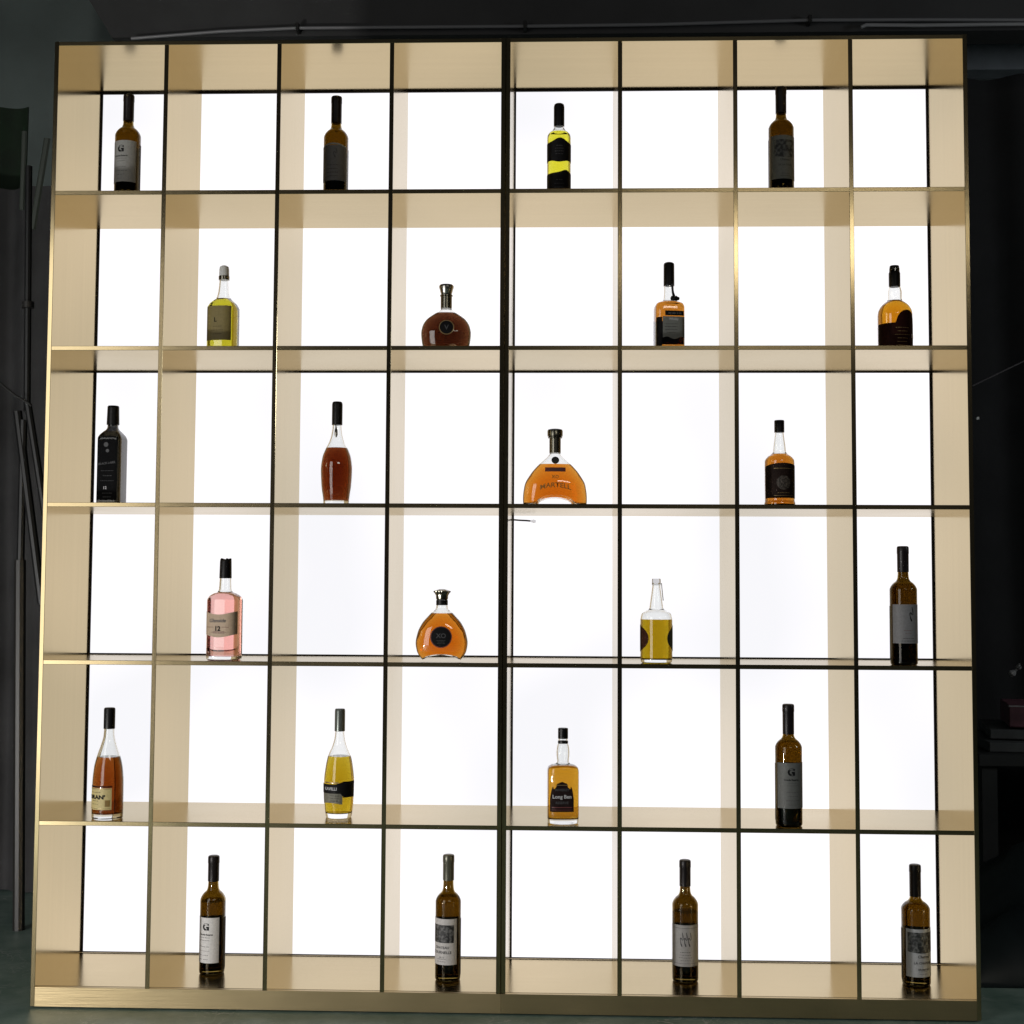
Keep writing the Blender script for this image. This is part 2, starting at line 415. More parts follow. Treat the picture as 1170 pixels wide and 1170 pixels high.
def picture_label(b, L, lz0, lz1, p0, p1, z0, z1, txts, ac, ink, m, seed, bottom=0.0):
    b.patch("picture", m, p0, p1, (lambda t: z0 - bottom * math.sin(t * PI)), z1, parent=L, off=.0009, th=.0002)
    for t, z, s in txts: b.text(t, ink, ac, z, s, parent=L, off=.0010)
    b.bars("small_print", M["inkgrey"], fine_rows(lz0 + .008, lz0 + .014, 2, .016, seed), parent=L)
def swirl(b, L, ac, zc, w, h, ink):
    """script flourish drawn on the label"""
    pts = []
    for i in range(46):
        t = i / 45; pts.append((ac + w * (math.sin(t * 9.5) * .55 + (t - .5) * .9), zc + h * (t - .5) + h * .22 * math.cos(t * 12)))
    v, f = [], []
    r = prof_at(b.pr, zc)[0]
    for i, (x, z) in enumerate(pts):
        q = .0006 + .0005 * abs(math.sin(i * .5)); v += [b.pos((x - q) / r, z, .001, "a"), b.pos((x + q) / r, z + q, .001, "a")]
    for i in range(len(pts) - 1): f.append((2 * i, 2 * i + 1, 2 * i + 3, 2 * i + 2))
    return link("flourish", mesh("flourish", v, f), ink, L)
D = math.radians
AIM = lambda x, y: math.atan2(CAM.x - x, y - CAM.y)    # turn that makes a bottle's front face the room's middle
def W(x, y, row, *a, turn=0, **k): return wine(shelf_loc(x, y, row), D(turn) , *a, **k)

# --- row 1
b, L = W(-1.0223, .180, 1, "wine bottle with grey round emblem label, top row nearest the curtain", .315, .0338, .200, .229, .242, (.068, .180), turn=-14, paper_col=(.30, .30, .29), gmat="amber")
emblem_label(b, L, .068, .180, 0, M["ink"], 3)
b, L = W(-.4642, .204, 1, "wine bottle with charcoal label under a pale arched band, in top row", .315, .0330, .200, .229, .241, (.076, .172), turn=-6, paper_col=(.13, .13, .135), gmat="amber")
b.patch("arched_band", paper((.24, .27, .28)), -70, 70, lambda t: .166 + .008 * math.sin(t * PI), lambda t: .170 + .008 * math.sin(t * PI), parent=L, off=.0009, th=.0002)
swirl(b, L, .006, .148, .006, .022, M["inkgrey"]); b.bars("small_print", M["ink"], fine_rows(.088, .118, 4, .018, 9), parent=L)
# yellow drink in wavy black label
def rnd(*rows): return [(r[0], r[1], r[1], r[2] if len(r) > 2 and r[2] != "s" else 2) + (("s",) if r[-1] == "s" else ()) for r in rows]
b = Bottle("liqueur_bottle", shelf_loc(.1354, .12, 1), D(2), rnd((0, .028, "s"), (.003, .0306), (.09, .0308), (.166, .0308), (.174, .0300), (.181, .0262), (.187, .0195), (.193, .0148), (.199, .0130), (.23, .0122), (.256, .012)),
           "bright yellow drink in clear bottle wrapped in two wavy black labels", "liqueur bottle", None, "clear", "yellow", .181)
b.lathe("cap", M["black"], [(.2005, .0135), (.2008, .0139), (.252, .0139), (.258, .0125), (.260, .010)])
b.patch("label", M["ink"], -104, 104, lambda t: .102 - .005 * math.exp(-((t - .5) / .14) ** 2), lambda t: .1515 + .011 * math.exp(-((t - .52) / .16) ** 2) - .003 * t)
b.bars("small_print", M["inkgrey"], fine_rows(.118, .140, 4, .012, 5), parent=b.root.children[-1])
b.patch("label", M["ink"], -104, 104, .0036, lambda t: .068 + .003 * t + .007 * math.exp(-((t - .66) / .12) ** 2))
b.bars("small_print", M["inkgrey"], fine_rows(.03, .05, 3, .014, 6), parent=b.root.children[-1])
b, L = W(.7190, .158, 1, "wine bottle with dark picture label over grey text, topmost at the right", .315, .0330, .203, .231, .244, (.061, .1765), turn=9, paper_col=(.17, .18, .17))
picture_label(b, L, .061, .1765, -52, 60, .122, .165, (("Chateau", .112, .008), ("DE LA TOUR", .098, .0062)), 0, M["inkgrey"], M["engrave2"], 12, .004)

# --- row 2
b = Bottle("spirit_bottle", shelf_loc(-.7454, .14, 2), D(-9), [(0, .035, .035, 3.0, "s"), (.003, .0385, .0385, 3.0), (.06, .0385, .0385, 3.0), (.122, .0385, .0385, 3.0), (.134, .0345, .0345, 2.6), (.143, .026, .026, 2.6), (.15, .0195, .0195, 2), (.17, .0145, .0145, 2), (.2, .0122, .0122, 2), (.232, .0118, .0118, 2)],
           "yellow spirit in square bottle with olive label and frosted white stopper", "spirit bottle", None, "clear", "olive", .148)
b.lathe("cap", M["whitecap"], [(.2105, .0125), (.2107, .0133), (.228, .0128), (.235, .0115), (.238, .007)])
b.lathe("cap_ring", M["pewter"], [(.1995, .0126), (.1997, .0140), (.2095, .0143), (.2102, .0126)])
L = b.patch("label", paper((.21, .165, .055)), -.033, .033, .034, .1245, "x")
b.bars("small_print", M["ink"], fine_rows(.05, .07, 3, .02, 21), "x", parent=L); b.text("L", M["ink"], -.006, .088, .016, "x", parent=L)
# round decanter, dark
dec = [(0, .048, .026, 2.3, "s"), (.003, .0525, .030, 2.3), (.013, .0580, .034, 2.3), (.03, .0628, .037, 2.3), (.053, .0648, .038, 2.3), (.070, .062, .036, 2.3), (.088, .0520, .031, 2.3), (.102, .0345, .024, 2.2), (.111, .0205, .018, 2.1), (.117, .0145, .0145, 2), (.125, .0130, .0130, 2), (.15, .0128, .0128, 2)]
b = Bottle("cognac_decanter", shelf_loc(-.1564, .12, 2), D(3), dec, "round decanter of dark brown cognac with flared pewter stopper and medallion", "decanter", None, "clear", "brown", .105)
b.lathe("collar", M["pewter"], [(.1185, .0135), (.1187, .0148), (.150, .0148), (.1515, .0165), (.154, .0165), (.1545, .0145)])
b.lathe("stopper", M["silver"], [(.1548, .0125), (.157, .0145), (.168, .0172), (.174, .0192), (.178, .0192), (.181, .017), (.182, .010)])
b.disc("medallion", M["ink"], .002, .063, .0175, "x"); m_ = b.root.children[-1]; b.disc("medallion_rim", M["inkgold"], .002, .063, .0195, "x", .0018, r_in=.0172, parent=m_); b.text("V", M["inkgrey"], .002, .063, .018, "x", .0016, parent=m_)
# wax-sealed whisky
b = Bottle("whisky_bottle", shelf_loc(.4214, .12, 2), D(6), [(0, .034, .030, 4.5, "s"), (.003, .0375, .032, 4.5), (.06, .0378, .032, 4.5), (.118, .0375, .032, 4.5), (.128, .0345, .030, 4), (.1335, .025, .023, 3), (.137, .0165, .0165, 2.2), (.15, .0140, .0140, 2), (.18, .0130, .0130, 2), (.23, .0128, .0128, 2)],
           "whisky bottle with black seal dripping down its neck and grey label", "whisky bottle", None, "clear", "whisky", .1335)
b.lathe("cap", M["black"], [(.177, .0131), (.1773, .0140), (.233, .0138), (.2365, .0125), (.2385, .009)])
wx = MB().tube([(.006, -.0132, .180), (.0065, -.0142, .165), (.008, -.0150, .155), (.010, -.0165, .147)], [.0030, .0028, .0032, .004])
for q in range(7):
    a = q * .9; wx.tube([(.011 + .011 * math.cos(a), -.0185 - .004 * (q % 2), .141 + .004 * math.sin(a)), (.011 + .003 * math.cos(a), -.0215, .1405)], [.0042, .0062], 8)
wx.build("wax_seal", M["black"], b.root, True)
b.patch("label_band", M["ink"], -.016, .033, .094, .1065, "x"); b.bars("small_print", M["inkgrey"], [(.1, .002, [(-.008, .0), (.002, .011), (.014, .018), (.020, .026)])], "x", parent=b.root.children[-1])
L = b.patch("label", paper((.17, .18, .17)), -.022, .035, lambda t: .036 + .003 * math.sin(t * 9), .0915, "x")
b.text("Whisky", M["inkwhite"], .006, .085, .008, "x", parent=L); b.bars("small_print", M["ink"], fine_rows(.05, .072, 4, .02, 31), "x", parent=L)
b.patch("side_label", M["ink"], -.0365, -.0235, .012, .09, "x", na=14)
b.patch("back_label", paper((.06, .05, .05)), 115, 245, .026, .088)
# arched dark label
b = Bottle("whisky_bottle", shelf_loc(1.0009, .12, 2), D(12), rnd((0, .040, "s"), (.003, .0430), (.05, .0436), (.098, .0436), (.108, .0425), (.122, .036), (.131, .027), (.137, .0195), (.145, .0178), (.158, .0182), (.172, .0152), (.18, .0135), (.222, .0130)),
           "amber whisky with big dark arched label beneath bare glass shoulders, second row", "whisky bottle", None, "clear", "gwhisky", .1365)
b.lathe("cap", M["black"], [(.1735, .0138), (.174, .0146), (.209, .0146), (.212, .0135), (.217, .0112), (.222, .0118), (.226, .0122), (.2285, .011)])
L = b.patch("label", paper((.022, .006, .005), .3), -96, 96, .004, lambda t: .073 + .034 * math.sqrt(max(0, 1 - ((t - .60) / .21) ** 2)) if abs(t - .6) < .21 else .073, na=48)
b.patch("white_seal", M["inkwhite"], 40, 66, .036, .046, parent=L, off=.001, th=.0002); b.bars("small_print", M["inkgold"], fine_rows(.015, .06, 6, .022, 41), parent=L)

# --- row 3
sq = [(0, .029, .029, 7, "s"), (.003, .0312, .0312, 8), (.09, .0312, .0312, 8), (.172, .0312, .0312, 8), (.180, .0295, .0295, 6), (.192, .0215, .0215, 3.5), (.198, .0165, .0165, 2.2), (.204, .0140, .0140, 2), (.215, .0135, .0135, 2), (.254, .0132, .0132, 2)]
b = Bottle("whisky_bottle", shelf_loc(-1.0257, .12, 3), D(-3), sq, "black square whisky bottle with black cap, near the curtain", "whisky bottle", None, "smoke", "wine", .192, .0035)
b.lathe("cap", M["black"], [(.2105, .0142), (.211, .0162), (.253, .0150), (.2585, .0148), (.2605, .013)])
L = b.patch("label", paper((.004, .004, .0045), .3), -.0285, .0255, .012, .178, "x", na=20)
b.text("BLACK LABEL", M["inkgrey"], -.002, .108, .0075, "x", parent=L, shear=.25, slope=.12); b.text("12", M["inkwhite"], -.006, .044, .010, "x", parent=L)
b.disc("emblem", M["inkgrey"], -.005, .156, .006, "x", .001, parent=L); b.disc("emblem", M["inkgrey"], -.001, .140, .0045, "x", .001, parent=L)
b.bars("small_print", M["inkgrey"], fine_rows(.02, .03, 2, .016, 51), "x", parent=L); b.bars("small_print", M["inkgrey"], fine_rows(.062, .088, 3, .018, 52), "x", parent=L)
# barrel decanter bottle
b = Bottle("cognac_bottle", shelf_loc(-.4347, .10, 3), D(-4), rnd((0, .0318, "s"), (.003, .0325), (.0135, .0330), (.05, .0380), (.094, .0402), (.125, .0365), (.148, .0278), (.165, .0200), (.185, .0145), (.205, .0122), (.262, .0120)),
           "barrel shaped bottle of reddish brown cognac, silver drop hanging at its neck", "cognac bottle", None, "clear", "cognac", .148, .0028, .013)
b.lathe("cap", M["black"], [(.2085, .0125), (.209, .0136), (.262, .0136), (.267, .0125), (.269, .010)])
MB().tube([(0, -.0150, .2085), (.001, -.0160, .200), (.0015, -.0175, .192), (.002, -.0185, .182), (.002, -.0195, .175)], [.0012, .0020, .0040, .0042, .0022]).build("pendant", M["silver"], b.root, True)
# wide arched decanter
wide = [(0, .0790, .030, 2.6, "s"), (.004, .0810, .033, 2.6), (.02, .0820, .035, 2.6), (.0535, .0780, .034, 2.5), (.083, .0622, .030, 2.4), (.095, .0528, .0275, 2.4), (.107, .0415, .0245, 2.3), (.120, .0275, .020, 2.2), (.131, .0165, .0160, 2.1), (.137, .0135, .0135, 2), (.15, .0128, .0128, 2), (.176, .0126, .0126, 2)]
b = Bottle("cognac_decanter", shelf_loc(.1279, .10, 3), D(2), wide, "wide arched decanter of orange cognac with dark red name bar", "decanter", None, "clear", "orange", .107, .0028, .007, (.048, .022, .085))
b.lathe("collar", M["pewter"], [(.1366, .0137), (.1368, .0148), (.174, .0148), (.1755, .0185), (.1775, .0185), (.178, .015)])
b.lathe("stopper", M["pewter"], [(.1783, .0165), (.180, .0196), (.193, .0200), (.197, .0185), (.199, .012)])
b.disc("pendant", M["silver"], 0, .1165, .0095, "x", .0025, th=.002)
b.patch("name_bar", M["inkred"], -.026, .026, .087, .0978, "x", nz=3)
b.text("COGNAC", M["inkgrey"], 0, .0924, .0066, "x", parent=b.root.children[-1], width=1.15)
b.text("MARTELL", M["inkbrown"], 0, .0530, .017, "x", arc=4.5, width=1.12); b.text("XO", M["inkbrown"], 0, .0735, .012, "x")
# dark label whisky
b = Bottle("whisky_bottle", shelf_loc(.7000, .10, 3), D(7), rnd((0, .0385, "s"), (.004, .0392), (.011, .0385), (.016, .0372), (.06, .0375), (.108, .0375), (.118, .0370), (.128, .0305), (.134, .0220), (.139, .0175), (.155, .0158), (.175, .0132), (.19, .0115), (.213, .0112)),
           "amber whisky bottle with square dark label and short black screw cap, third row", "whisky bottle", None, "clear", "whisky", .1345, .0028, .005)
b.lathe("cap", M["black"], [(.1907, .0118), (.191, .0127), (.2205, .0127), (.222, .0115)])
L = b.patch("label", paper((.022, .014, .012), .3), -86, 86, .021, lambda t: .102 + .008 * math.sin(t * PI))
b.disc("emblem", printed("emblem_print", (.02, .015, .012), (.12, .10, .085), 330), 0, .060, .018, "a", .001, parent=L)
b.line("border_line", M["inkgold"], .096, .0006, -.025, .025, parent=L); b.line("border_line", M["inkgold"], .027, .0005, -.025, .025, parent=L); b.bars("small_print", M["inkgold"], fine_rows(.034, .036, 1, .02, 61), parent=L)

# --- row 4
b = Bottle("gin_bottle", shelf_loc(-.7057, .05, 4), D(-9), [(0, .036, .034, 3.2, "s"), (.004, .0400, .0375, 3.3), (.012, .0412, .0385, 3.3), (.08, .0412, .0385, 3.3), (.150, .0412, .0385, 3.3), (.160, .0375, .035, 3), (.168, .0270, .026, 3), (.172, .0185, .0185, 2.2), (.180, .0163, .0163, 2), (.205, .0150, .0150, 2), (.25, .0140, .0140, 2)],
           "pink drink in clear square bottle with tan label numbered 12", "spirit bottle", None, "clear", "rose", .170, .003, .011)
mb = MB(); v, f = loft([(z, r, r, 2) for z, r in ((.2065, .0148), (.207, .0155), (.249, .0146), (.2535, .0142), (.2545, .0120))], 40)
v = [(x, y, z + (.003 * math.sin(5 * math.atan2(y, x)) if z > .252 else 0)) for x, y, z in v]
mb.add(v, f).build("cap", M["black"], b.root, True)
L = b.patch("label", paper((.50, .37, .26)), -.0405, .0405, lambda t: .0665 - .008 * math.sin(t * PI), lambda t: .1235 - .008 * math.sin(t * PI), "x", na=36)
b.text("12", M["ink"], -.003, .0805, .0160, "x", parent=L, bold=.04); b.text("Glenside", M["inkgrey"], -.004, .1005, .0125, "x", parent=L, shear=.3)
b.bars("small_print", M["inkred"], [(.084, .0005, [(-.034, -.013)]), (.084, .0005, [(.008, .026)])] + fine_rows(.069, .073, 3, .022, 71), "x", parent=L)
# crown stopper decanter
dec2 = [(0, .044, .026, 2.4, "s"), (.004, .0470, .028, 2.4), (.015, .0565, .032, 2.4), (.028, .0625, .035, 2.4), (.047, .0655, .036, 2.4), (.073, .0605, .034, 2.4), (.097, .0490, .030, 2.3), (.114, .0345, .025, 2.2), (.122, .0270, .022, 2.1), (.128, .0190, .0185, 2), (.134, .0155, .0155, 2), (.142, .0145, .0145, 2), (.160, .0125, .0125, 2)]
b = Bottle("cognac_decanter", shelf_loc(-.1553, .05, 4), D(2), dec2, "orange cognac decanter with black round medallion and crown stopper", "decanter", None, "clear", "orange", .121, .0028, .007, (.047, .017, .07))
b.lathe("collar", M["black"], [(.1415, .0140), (.142, .0148), (.154, .0148), (.1545, .0135)])
st = MB(); v, f = loft([(z, r, r, 2) for z, r in ((.1548, .0130), (.157, .0150), (.166, .0155), (.172, .0175), (.1745, .0200), (.177, .0203), (.179, .0150), (.182, .0060))], 48)
st.add([(x * (1 + .08 * (z > .170) * math.cos(8 * math.atan2(y, x))), y * (1 + .08 * (z > .170) * math.cos(8 * math.atan2(y, x))), z) for x, y, z in v], f).build("stopper", M["pewter"], b.root, True)
b.disc("medallion", M["ink"], 0, .0625, .0262, "x", .0014); m_ = b.root.children[-1]; b.disc("medallion_rim", M["inkred"], 0, .0625, .0268, "x", .0019, r_in=.0245, parent=m_); b.text("XO", M["inkgrey"], 0, .066, .016, "x", .0018, parent=m_); b.bars("small_print", M["inkgrey"], fine_rows(.047, .054, 3, .012, 81), "x", .0018, parent=m_)
# side-labelled golden bottle
b = Bottle("spirit_bottle", shelf_loc(.3836, .06, 4), D(4), rnd((0, .035, "s"), (.003, .0385), (.012, .0400), (.06, .0402), (.110, .0400), (.122, .0370), (.130, .0270), (.135, .0185), (.148, .0165), (.17, .0135), (.19, .0108), (.200, .0100)),
           "golden spirit in clear bottle with labels only on its sides, clear cap", "spirit bottle", None, "clear", "gold", .109, .0028, .010)
b.lathe("cap", M["frost"], [(.1945, .0104), (.195, .0112), (.209, .0110), (.211, .0098)]); MB().tube([(.0125, -.004, .200), (.0135, -.005, .186), (.0150, -.006, .170), (.0165, -.006, .156)], .0011, 8).build("tear_strip", M["pewter"], b.root, True)
for s_, m_ in ((-1, paper((.05, .02, .012), .4)), (1, paper((.055, .055, .035), .2))):
    a0, a1 = (-112, -36) if s_ < 0 else (33, 112)
    L = b.patch("label", m_, a0, a1, lambda t, s_=s_: .062 - .034 * math.sqrt(max(0, 1 - ((t if s_ > 0 else 1 - t) - 1) ** 2)) , lambda t, s_=s_: .062 + .034 * math.sqrt(max(0, 1 - ((t if s_ > 0 else 1 - t) - 1) ** 2)))
b, L = W(.9965, .05, 4, "wine bottle with plain grey flourish label, alone in fourth row right end", .295, .0332, .186, .213, .230, (.054, .150), turn=8, paper_col=(.20, .20, .21))
swirl(b, L, .006, .122, .006, .030, M["ink"]); b.bars("small_print", M["inkred"], fine_rows(.078, .086, 2, .014, 91), parent=L); b.bars("small_print", M["ink"], fine_rows(.060, .066, 2, .024, 92, .0004), parent=L)

# --- row 5
b = Bottle("brandy_bottle", shelf_loc(-.9945, .05, 5), D(-32), rnd((0, .036, "s"), (.003, .0380), (.03, .0385), (.088, .0380), (.1275, .0348), (.1585, .0275), (.184, .0192), (.205, .0140), (.224, .0128), (.270, .0125)),
           "copper brandy in tapering bottle with wide cream label and black cap", "brandy bottle", None, "clear", "rum", .154, .0028, .014)
b.lathe("cap", M["black"], [(.2235, .0133), (.224, .0141), (.272, .0141), (.2755, .0130), (.2765, .011)])
L = b.patch("label", paper((.55, .45, .20), .08), -62, 64, .026, .0795)
b.line("border_line", M["inkgold"], .0775, .0006, -.038, .040, parent=L); b.line("border_line", M["inkgold"], .029, .0005, -.038, .040, parent=L); b.patch("neck_line", M["ink"], -64, 66, .0812, .0845)
b.text("DORAN'", M["ink"], -.005, .0575, .0135, parent=L, width=1.25, bold=.05); b.bars("small_print", M["ink"], fine_rows(.069, .070, 1, .018, 95) + fine_rows(.040, .048, 2, .015, 96), parent=L); b.patch("corner_seal", paper((.24, .15, .04)), 40, 58, .034, .050, parent=L, off=.001, th=.0002)
b = Bottle("grappa_bottle", shelf_loc(-.4192, .11, 5), D(-8), rnd((0, .0305, "s"), (.003, .0325), (.03, .0362), (.06, .0380), (.0914, .0384), (.125, .0350), (.154, .0293), (.180, .0190), (.200, .0138), (.217, .0122), (.268, .0120)),
           "golden drink in clear flask bottle with black banner label, tall grey capsule", "spirit bottle", None, "clear", "gold", .154, .003, .012)
b.lathe("capsule", M["greycap"], [(.2165, .0126), (.217, .0134), (.268, .0132), (.272, .0125), (.2735, .011)])
L = b.patch("label", paper((.17, .165, .13), .25), -70, 30, lambda t: .036 + .004 * math.sin(t * PI), .0635, off=.0008)
B2 = b.patch("banner", M["ink"], -80, 88, lambda t: .0635 - .010 * max(0, min(1, (t - .62) * 20)), lambda t: .0865 + .007 * max(0, min(1, (t - .5) * 6)), off=.0014, th=.0004)
b.text("KAVILLI", M["inkwhite"], -.012, .0755, .0105, off=.0018, parent=B2); b.bars("gold_line", M["inkgold"], [(.0905, .0016, [(-.030, .010)])], off=.0008); b.bars("small_print", M["ink"], fine_rows(.045, .058, 3, .016, 97), parent=L, off=.0012)
b = Bottle("whisky_bottle", shelf_loc(.1503, .06, 5), D(5), [(0, .0355, .031, 3.6, "s"), (.003, .0380, .033, 3.8), (.02, .0388, .034, 4), (.08, .0388, .034, 4), (.126, .0388, .034, 4), (.136, .0370, .033, 3.8), (.1425, .0290, .027, 3), (.146, .0175, .0175, 2), (.152, .0150, .0150, 2), (.172, .0168, .0168, 2), (.190, .0148, .0148, 2), (.197, .0120, .0120, 2), (.225, .0115, .0115, 2)],
           "amber whisky bottle with ornate black crest label, bulging clear neck", "whisky bottle", None, "clear", "gwhisky", .1415, .0028, .012)
b.lathe("cap", M["black"], [(.2075, .0117), (.208, .0126), (.2325, .0126), (.234, .011)]); b.lathe("neck_ring", M["black"], [(.1957, .0123), (.196, .0128), (.2022, .0128), (.2027, .0118)])
def crest(t):
    u = abs(t - .5) * 2
    return .105 - .012 * u if u < .45 else (.093 - .008 * (u - .45) / .3 if u < .75 else .093 - .03 * ((u - .75) / .25) ** 2)
L = b.patch("label", paper((.02, .012, .012), .3), -.034, .024, .031, crest, "x", na=40)
b.text("WHISKEY", M["inkgrey"], -.005, .085, .0085, "x", parent=L); b.text("Long Ben", M["inkwhite"], -.005, .0685, .0125, "x", parent=L); b.text("RESERVE", M["inkgrey"], -.005, .0535, .0085, "x", parent=L)
b.line("border_line", M["inkred"], .042, .0012, -.030, .020, "x", parent=L); b.line("border_line", M["inkred"], .036, .0006, -.030, .020, "x", parent=L); b.line("border_line", M["inkgold"], .0965, .0008, -.020, .010, "x", parent=L)
b, L = W(.7095, .05, 5, "wine bottle with round emblem label toned grey for dim light, fifth row", .299, .0330, .192, .219, .2245, (.046, .157), turn=9, paper_col=(.14, .145, .14), gmat="amber")
emblem_label(b, L, .046, .157, -.004, M["ink"], 101)

# --- row 6
b, L = W(-.7471, .15, 6, "wine bottle with white round emblem label and low wine level, bottom row", .297, .0322, .184, .214, .232, (.032, .1454), turn=-28, paper_col=(.72, .71, .70), level=.183, gmat="amber")
emblem_label(b, L, .032, .1454, 0.006, M["ink"], 111)
b, L = W(-.1389, .12, 6, "wine bottle with olive capsule and pale label of dark square picture", .312, .0322, .195, .224, .248, (.0436, .157), turn=-25, paper_col=(.60, .58, .57), cap="olivecap", gmat="amber")
picture_label(b, L, .0436, .157, -62, 56, .098, .142, (("CHATEAU", .0865, .0085), ("TOURNELLE", .0745, .0092), ("2 0 1 5", .062, .005)), 0, M["inkgrey"], M["engrave"], 112)
b, L = W(.4612, .14, 6, "wine bottle with grey scrollwork label and half dark shoulder, bottom row", .302, .0328, .190, .219, .236, (.043, .145), turn=-4, paper_col=(.36, .35, .345), level=.174)
for q in range(3): swirl(b, L, -.010 + .010 * q, .106, .005, .030, M["inkgrey"])
b.line("border_line", M["inkgrey"], .1375, .0004, -.034, .034, parent=L); b.line("border_line", M["inkgrey"], .0505, .0004, -.034, .034, parent=L); b.bars("small_print", M["inkgrey"], fine_rows(.058, .078, 4, .022, 113), parent=L)
b, L = W(1.0398, .14, 6, "wine bottle with blue grey picture label, bottom row right end", .297, .0352, .187, .211, .2175, (.0256, .143), turn=16, paper_col=(.42, .44, .46), gmat="amber")
picture_label(b, L, .0256, .143, -64, 72, .087, .135, (("Chateau", .076, .0095), ("LA CHANNEL", .0605, .0085), ("GRAND VIN", .0445, .006)), .002, M["inkgrey"], M["engrave2"], 114, .003)

# ------------------------------------------------------------------ loose wire under a shelf
MB().tube([(.013, .300, 1.2250), (.030, .298, 1.2235), (.050, .296, 1.2225), (.062, .296, 1.2215)], .0022, 8).build("loose_wire", M["trim"], None, True)
w_ = bpy.data.objects["loose_wire"]; tag(w_, "short black loose wire poking out under a shelf beside the middle upright", "wire")
MB().tube([(.063, .296, 1.2215), (.070, .296, 1.2210), (.076, .296, 1.2205)], [.0028, .0040, .0030], 10).build("wire_tip", M["frost"], w_, True)

# ------------------------------------------------------------------ the dim room behind
fm, nt, bs = new_mat("worn_green_floor")
tc = nt.nodes.new("ShaderNodeTexCoord")
n1 = nt.nodes.new("ShaderNodeTexNoise"); n1.inputs["Scale"].default_value = 6; n1.inputs["Detail"].default_value = 9; n1.inputs["Roughness"].default_value = .65
r1 = nt.nodes.new("ShaderNodeValToRGB"); r1.color_ramp.elements[0].position = .32; r1.color_ramp.elements[1].position = .72
r1.color_ramp.elements[0].color = (.16, .28, .235, 1); r1.color_ramp.elements[1].color = (.44, .57, .51, 1)
n2 = nt.nodes.new("ShaderNodeTexNoise"); n2.inputs["Scale"].default_value = 14; n2.inputs["Detail"].default_value = 10; n2.inputs["Distortion"].default_value = 1.6
r2 = nt.nodes.new("ShaderNodeValToRGB"); e = r2.color_ramp.elements; e[0].position = .478; e[0].color = (0, 0, 0, 1); e[1].position = .5; e[1].color = (1, 1, 1, 1); q = e.new(.522); q.color = (0, 0, 0, 1)
n3 = nt.nodes.new("ShaderNodeTexNoise"); n3.inputs["Scale"].default_value = 3.5; n3.inputs["Detail"].default_value = 4
r3 = nt.nodes.new("ShaderNodeValToRGB"); r3.color_ramp.elements[0].position = .50; r3.color_ramp.elements[1].position = .66
mul = nt.nodes.new("ShaderNodeMath"); mul.operation = "MULTIPLY"
mx = nt.nodes.new("ShaderNodeMix"); mx.data_type = "RGBA"; mx.inputs["B"].default_value = (.75, .78, .75, 1)
for a in (n1, n2, n3): nt.links.new(tc.outputs["Object"], a.inputs["Vector"])
nt.links.new(n1.outputs["Fac"], r1.inputs["Fac"]); nt.links.new(n2.outputs["Fac"], r2.inputs["Fac"]); nt.links.new(n3.outputs["Fac"], r3.inputs["Fac"])
nt.links.new(r2.outputs["Color"], mul.inputs[0]); nt.links.new(r3.outputs["Color"], mul.inputs[1]); nt.links.new(mul.outputs[0], mx.inputs["Factor"])
nt.links.new(r1.outputs["Color"], mx.inputs["A"]); nt.links.new(mx.outputs["Result"], bs.inputs["Base Color"]); bs.inputs["Roughness"].default_value = .42
MB().box(-9, 9, -9, 4.5, -.1, 0).build("floor", fm); tag(bpy.data.objects["floor"], "worn dark green painted floor with pale scratches", "floor", kind="structure")

wallm = plain("grey_green_plaster", (.165, .20, .193), .8, 0, .25, 1.6)
MB().box(-6, 6, 3.2, 3.4, 0, 4.6).build("back_wall", wallm); tag(bpy.data.objects["back_wall"], "dim grey green plaster wall far behind the shelving", "wall", kind="structure")
# beam / shutter housing over the shelving
p0, p1, p2 = at(84, -30, 1.4), at(128, 43, 1.4), at(1260, 41, 1.4)
zb = p1.z; zt = zb + .75
v = []
for y in (1.4, 1.52): v += [(p1.x, y, zb), (3.2, y, zb), (3.2, y, zt), (p0.x - .32, y, zt)]
MB().add(v, [(0, 1, 2, 3), (7, 6, 5, 4), (0, 4, 5, 1), (1, 5, 6, 2), (2, 6, 7, 3), (3, 7, 4, 0)]).build("ceiling_beam", plain("charcoal_paint", (.045, .045, .046), .7, 0, .2, 3))
tag(bpy.data.objects["ceiling_beam"], "broad charcoal beam with slanted end running above the shelving", "beam")
def along(pts, Y): return [at(x, y, Y) for x, y in pts]
MB().tube(along([(150, 44), (250, 36), (340, 32), (470, 31), (600, 30), (750, 28), (925, 23), (1050, 22.5), (1230, 23)], 1.37), .006, 8).build("conduit", plain("grey_conduit", (.20, .20, .21), .4), None, True)
tag(bpy.data.objects["conduit"], "long thin grey conduit sagging along the charcoal beam", "conduit")
ca = bpy.data.objects["conduit"]
for x, y in ((340, 32), (600, 30), (925, 23)):
    c = at(x, y, 1.37); MB().box(c.x - .006, c.x + .006, c.y - .012, c.y + .03, c.z - .012, c.z + .016, .002).build("clip", M["trim"], ca)
MB().tube(along([(984, 31), (990, 28.5), (1050, 29), (1120, 28), (1230, 27)], 1.36), .0065, 8).build("cable", plain("pale_cable", (.30, .30, .31), .4), None, True)
tag(bpy.data.objects["cable"], "short pale cable end lying under the grey conduit on the beam", "cable")
